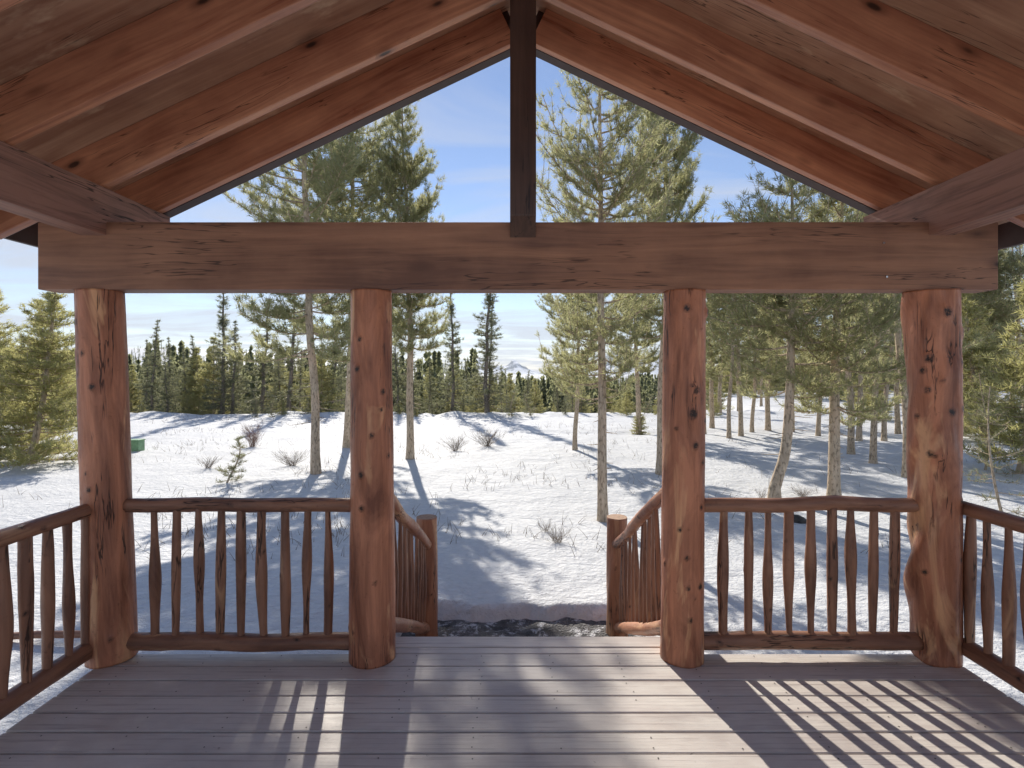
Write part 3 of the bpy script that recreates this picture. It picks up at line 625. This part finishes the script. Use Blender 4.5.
for k in range(64):
    Y = rs.uniform(26, 50) if k < 18 else rs.uniform(50, 78); px = rs.uniform(700, 1060); tree(rs.choice(['young', 'youngB']), pxX(px, Y), Y, rs.uniform(1.6, 3.4) if k < 18 else rs.uniform(3, 6), 'young yellow green pine growing among the slim trunks of the right hand wood', 'young pine', 'young pines in the right hand wood', 'young_pine', rs.uniform(0, 6))
tree('youngB', pxX(1020, 13), 13, 4.6, 'yellow green pine at the right edge beyond the right side railing', group=G1, rz=1, wide=1.0)
tree('young', pxX(985, 19), 19, 5.4, 'yellow green pine standing behind the thin sapling on the right', group=G1, rz=2, wide=1.0)
tree('gaunt', pxX(985, 24), 24, 11.5, 'tall gaunt grey green tree at the far right above the yellow green pines', 'tree', rz=1, wide=1.1, name='conifer')
tp('sapling', 1002, 512, 2.2, 'thin sparse sapling on the snow beyond the right side railing', cat='sapling', name='sapling')
tp('sapling', 985, 470, 2.4, 'small sparse sapling farther off behind the thin one on the right', rz=2, cat='sapling', name='sapling')
tp('sapling', 1040, 480, 3.4, 'sapling at the very right edge beyond the railing', rz=4, cat='sapling', name='sapling')
# left
tp('young', 30, 464, 5.0, 'broad yellow green pine bushy to the ground at the left edge', .3, 1.05, name='pine_tree')
tp('young', -8, 462, 5.4, 'pine cut by the left edge of the view, overlapping the broad yellow green one', 1.9, 1.0)
tp('young', 52, 430, 5.2, 'yellow green pine behind the broad bushy one, against the left corner post', 3.9, 1.0)
tree('gaunt', pxX(54, 34), 34, 8.2, 'gaunt dark tree with bare tip rising behind the bushy pines on the left', 'tree', name='conifer', z=-1.6)
tree('spruce', pxX(152, 33), 33, 6.3, 'pyramid shaped spruce right of the left corner post', 'spruce', name='spruce_tree', z=-1.4)
tree('spruce', pxX(184, 34), 34, 4.9, 'smaller dark spruce beside the pyramid shaped one', 'spruce', name='spruce_tree', rz=2, z=-1.5)
tree('spruce', pxX(168, 31.5), 31.5, 3.6, 'low bushy spruce in front of the pair right of the left corner post', 'spruce', name='spruce_tree', rz=4, z=-1.0, wide=1.2)
tree('gaunt', pxX(222, 31.2), 31.2, 8.0, 'gaunt grey green tree with a thick lower crown above the left railing', 'tree', name='conifer', rz=1.2, wide=1.35)
tree('spruce', pxX(232, 31), 31, 5.4, 'dense spruce at the foot of the gaunt grey green tree', 'spruce', name='spruce_tree', rz=1.2, wide=1.3)
tree('spruceB', pxX(288, 32), 32, 8.4, 'dark spruce behind the tall pine over the left railing', 'spruce', name='spruce_tree', rz=2.2, wide=1.5, z=-1.1)
tree('spruceB', pxX(262, 33), 33, 7.4, 'dark spruce left of the one behind the tall pine', 'spruce', name='spruce_tree', rz=3.2, wide=1.5, z=-1.2)
tree('spruce', pxX(332, 34), 34, 6.6, 'dark spruce between the tall pine and the log post left of the steps', 'spruce', name='spruce_tree', rz=.2, z=-1.4, wide=1.2)
tree('gaunt', pxX(452, 31.5), 31.5, 9.2, 'thin gaunt tree, left one of the narrow pair behind the steps', 'tree', name='conifer', rz=.2, wide=.95)
tree('gaunt', pxX(487, 30.6), 30.6, 9.6, 'dense narrow tree, right one of the narrow pair behind the steps', 'tree', name='conifer', rz=2.9, wide=1.2)
tree('spruceB', pxX(489, 31), 31, 6.5, 'narrow spruce close against the dense narrow tree behind the steps', 'spruce', name='spruce_tree', rz=2.9, wide=.9)
tree('spruce', pxX(398, 32.5), 32.5, 5.8, 'spruce behind the straight pine right of the log post left of the steps', 'spruce', name='spruce_tree', rz=2.9, z=-1.0)
tp('young', 638, 434, 1.2, 'little yellow green pine at the foot of the pine farther back', cat='young pine', name='young_pine')
tp('tiny', 226, 483, 1.0, 'little dark fir seedling alone on the snow behind the left railing', cat='seedling', name='fir_seedling')
G3 = 'young pines along the far edge of the snow field'
for k in range(120):
    px = rs.uniform(-30, 720); Y = rs.uniform(31.5, 46); x = pxX(px, Y)
    hh = rs.uniform(2.0, 4.6) if 490 < px < 700 else rs.uniform(2.6, 6.4)
    z = gz(x, Y); top = z+hh
    cap = 372-5+4*float(nA(px*.03, 4)) if 490 < px < 700 else 343+22*float(nA(px*.021, 9.5))
    hh = min(hh, (EYE+(HX-cap)/F*Y)-z)
    kd = rs.choice(['young', 'youngB', 'spruce', 'young', 'youngB', 'spruceB']) if px > 380 else rs.choice(['spruce', 'spruceB', 'young', 'spruce'])
    spn = kd.startswith('spruce')
    tree(kd, x, Y, max(1.6, hh), 'dark conifer in the thick line of trees beyond the snow field' if spn else 'small yellow green conifer in the thick line of trees beyond the snow field', 'conifer', 'dark conifers beyond the snow field' if spn else G3, 'conifer', rs.uniform(0, 6))

# far forest as one mass
def forest():
    r_ = np.random.RandomState(77); P = []; n = 0
    X = []; 
    Y1 = np.concatenate([r_.uniform(44, 120, 4200), r_.uniform(120, 420, 4200), r_.uniform(420, 1500, 5200)])
    a = r_.uniform(-1.08, 1.08, len(Y1)); X1 = a*Y1
    keep = (X1 < 11) | (Y1 > 62); X1, Y1 = X1[keep], Y1[keep]
    Z1 = ground(X1, Y1); H1 = r_.uniform(5, 9.5, len(X1))*np.where(Y1 > 420, 1.5, 1); n = len(X1); nb = 110
    pxs = 512+X1/Y1*F; capy = np.where((pxs > 478) & (pxs < 730), 378.5, 353+13*nA(pxs*.019, 3.3))-np.clip(r_.normal(size=n)*5, -9, 14)*np.where(Y1 < 420, 1, .3); H1 = np.minimum(H1, EYE+(HX-capy)/F*Y1-Z1); k_ = H1 > 1.5; X1, Y1, Z1, H1 = X1[k_], Y1[k_], Z1[k_], H1[k_]; n = len(X1)
    t = r_.uniform(0, 1, (n, nb))**1.15; az = r_.uniform(0, 6.283, (n, nb)); rr = (r_.uniform(.15, .27, n)*H1)[:, None]*(1-t)*r_.uniform(.5, 1.1, (n, nb))+.06
    base = np.stack([X1[:, None]+.25*rr*np.cos(az), Y1[:, None]+.25*rr*np.sin(az), Z1[:, None]+H1[:, None]*(t+.03)], -1)
    tip = np.stack([X1[:, None]+rr*np.cos(az), Y1[:, None]+rr*np.sin(az), Z1[:, None]+H1[:, None]*(t-.035)+.0*t], -1)
    ww = (.034*H1)[:, None]; sd = np.stack([-np.sin(az)*ww, np.cos(az)*ww, np.zeros_like(az)], -1)
    mid = base*.5+tip*.5
    V = np.stack([base, mid-sd, tip, mid+sd], 2).reshape(-1, 3)
    return np_mesh('far_forest', V, np.arange(len(V)).reshape(-1, 4), M['far'], False, 4)
tag(add('far_forest', forest()), 'dark conifer forest covering the valley and the low hills in the distance', 'forest', kind='stuff')

# ---------------------------------------------------------------- shrubs, stalks, small things
def shrub_me(seed, n, h, sp, rad=.0026, fork=4):
    rs_ = np.random.RandomState(seed); A = Acc()
    for q in range(n):
        a = rs_.uniform(0, 6.28); l = h*rs_.uniform(.5, 1.1); out = sp*rs_.uniform(.15, 1); s = np.linspace(0, 1, 5)
        b0 = np.array([rs_.normal()*.05, rs_.normal()*.05, -.02]); d = np.array([math.cos(a), math.sin(a), 0])
        pts = b0+d*(out*s**1.2)[:, None]+rs_.normal(size=(5, 3))*.02*s[:, None]; pts[:, 2] += l*s; A.tube(pts, rad*(1-s*.75)+.001, 3)
        for f in range(fork):
            i0 = rs_.randint(1, 4); q0 = pts[i0]; a2 = a+rs_.uniform(-1.4, 1.4); l2 = l*rs_.uniform(.2, .5); s2 = np.linspace(0, 1, 4)
            p2 = q0+np.array([math.cos(a2), math.sin(a2), 0])*(l2*.7*s2)[:, None]; p2[:, 2] += l2*s2; A.tube(p2, rad*.6*(1-s2*.7)+.0008, 3)
    return A
SH = [('redtwig', 1, 70, .75, .35), ('twig', 2, 60, .55, .75), ('twig', 3, 45, .5, .6), ('twig', 4, 22, .45, .3)]
SM = [shrub_me(s_, n_, h_, w_).me('bare_shrub', M[m_]) for m_, s_, n_, h_, w_ in SH]
def shrub(kd, px, py, s, lab, rz=0):
    Y = F*2.4/(py-HX); x = pxX(px, Y); o = add('bare_shrub', SM[kd], None, (x, Y, gz(x, Y)), (0, 0, rz)); o.scale = (s*.85, s*.85, s*.75); tag(o, lab, 'shrub', 'bare shrubs poking out of the snow')
shrub(0, 252, 447, 1.25, 'reddish leafless shrub on the snow behind the left railing')
shrub(1, 292, 468, .95, 'grey spreading leafless shrub at the left of the tall pine behind the left railing')
shrub(1, 487, 448, 1.35, 'wide leafless shrub in the middle of the snow field', 1)
shrub(2, 455, 452, 1.2, 'leafless shrub left of the wide one in the middle of the snow field', 2)
shrub(2, 558, 543, .62, 'small twiggy shrub on the snow left of the nearest pine', 3)
shrub(3, 545, 532, .6, 'few thin twigs beside the small twiggy shrub', 4)
shrub(1, 803, 497, .5, 'leafless shrub between the crooked pine and the thick scaly one', 5)
shrub(3, 762, 497, .6, 'few twigs on the snow left of the crooked pine', 2)
shrub(2, 55, 452, 1.0, 'leafless shrub at the foot of the broad yellow green pine', 2)
shrub(2, 208, 470, .8, 'low twigs left of the fir seedling', 1)
shrub(3, 400, 585, .5, 'bare twigs on the snow beside the left stair railing', 1)
shrub(3, 640, 424, 1.6, 'dry bush far back by the little yellow green pine', 1)
def stalks():
    r_ = np.random.RandomState(9); A = Acc(); n = 0
    for q in range(1900):
        if q % 3: Y = r_.uniform(7, 29); px = r_.normal(500, 95) if q % 2 else r_.uniform(140, 350)
        else: Y = r_.uniform(7, 29); px = r_.uniform(-20, 1040)
        x = pxX(px, Y)
        if nA(x*.5+3, Y*.5) < -.1: continue
        z = gz(x, Y)
        for s_ in range(r_.randint(1, 4)):
            a = r_.uniform(0, 6.28); l = r_.uniform(.05, .20); le = r_.uniform(.1, 1.2); s = np.array([0, .5, 1.]); x0 = x+r_.normal()*.05; y0 = Y+r_.normal()*.05
            pts = np.stack([x0+math.cos(a)*l*le*s, y0+math.sin(a)*l*le*s, z-.01+l*s*(1.2-.3*le*s)], 1); A.tube(pts, np.array([.0045, .003, .0015]), 3)
    return A.me('dry_stalks', M['twig'])
tag(add('dry_stalks', stalks()), 'thin dry stalks and twigs scattered through the snow field', 'stalks', kind='stuff')
G4 = 'low young conifers dotting the rim of the snow field'
for k in range(34):
    px = rs.uniform(135, 720); Y = rs.uniform(28.5, 31.5); x = pxX(px, Y)
    tree(rs.choice(['youngB', 'youngB', 'tiny', 'spruce']), x, Y, rs.uniform(.5, 1.5), 'knee high young conifer on the rim of the snow field', 'young conifer', G4, 'young_conifer', rs.uniform(0, 6), wide=1.1)
# green utility box
Y = 16.6; x = pxX(136, Y); ub = tag(empty('utility_box', (x, Y, gz(x, Y))), 'small green box standing on the snow right beside the left corner post', 'box')
add('housing', box_me('housing', .34, .3, .34, M['green_box'], .015, (-.17, -.15, -.03)), ub); add('lid', box_me('lid', .37, .33, .04, M['green_box'], .01, (-.185, -.165, .312)), ub)
# rock
import bmesh
bm = bmesh.new(); bmesh.ops.create_icosphere(bm, subdivisions=3, radius=1); nr = vnoise(40)
for v_ in bm.verts:
    k = 1+.22*float(nr(v_.co.x*1.7+4, v_.co.y*1.7+v_.co.z)); v_.co = Vector((v_.co.x*.16*k, v_.co.y*.12*k, v_.co.z*.085*k))
me = bpy.data.meshes.new('rock'); bm.to_mesh(me); bm.free(); me.materials.append(M['rock']); Y = 8.9; x = pxX(797, Y)
tag(add('rock', me, None, (x, Y, gz(x, Y)+.02)), 'dark rock in the snow seen just under the right railing top', 'rock')
# pole low on the snow outside the left railing
a, b_ = (pxX(-60, 4.75), 4.75, -.60), (pxX(103, 4.75), 4.78, -.58)
o = along('log_pole', wavy_log('log_pole', (0, 0, 0), tuple(Vector(b_)-Vector(a)), .03, 90, .01), None, a, b_); tag(o, 'thin dark pole lying low on the snow outside the left side railing', 'pole')

# thin winter air: pale haze round the whole valley
m = bpy.data.materials.new('thin_haze'); m.use_nodes = True; n = m.node_tree.nodes; n.clear(); o_ = n.new('ShaderNodeOutputMaterial'); pv = n.new('ShaderNodeVolumePrincipled')
pv.inputs['Color'].default_value = (.78, .87, 1, 1); pv.inputs['Density'].default_value = 0.00014; pv.inputs['Anisotropy'].default_value = .2; m.node_tree.links.new(pv.outputs[0], o_.inputs['Volume'])
hz = add('haze', box_me('haze', 6400, 5700, 270, m, 0, (-3200, -400, -60))); tag(hz, 'thin pale air haze over the valley and mountains', kind='stuff')
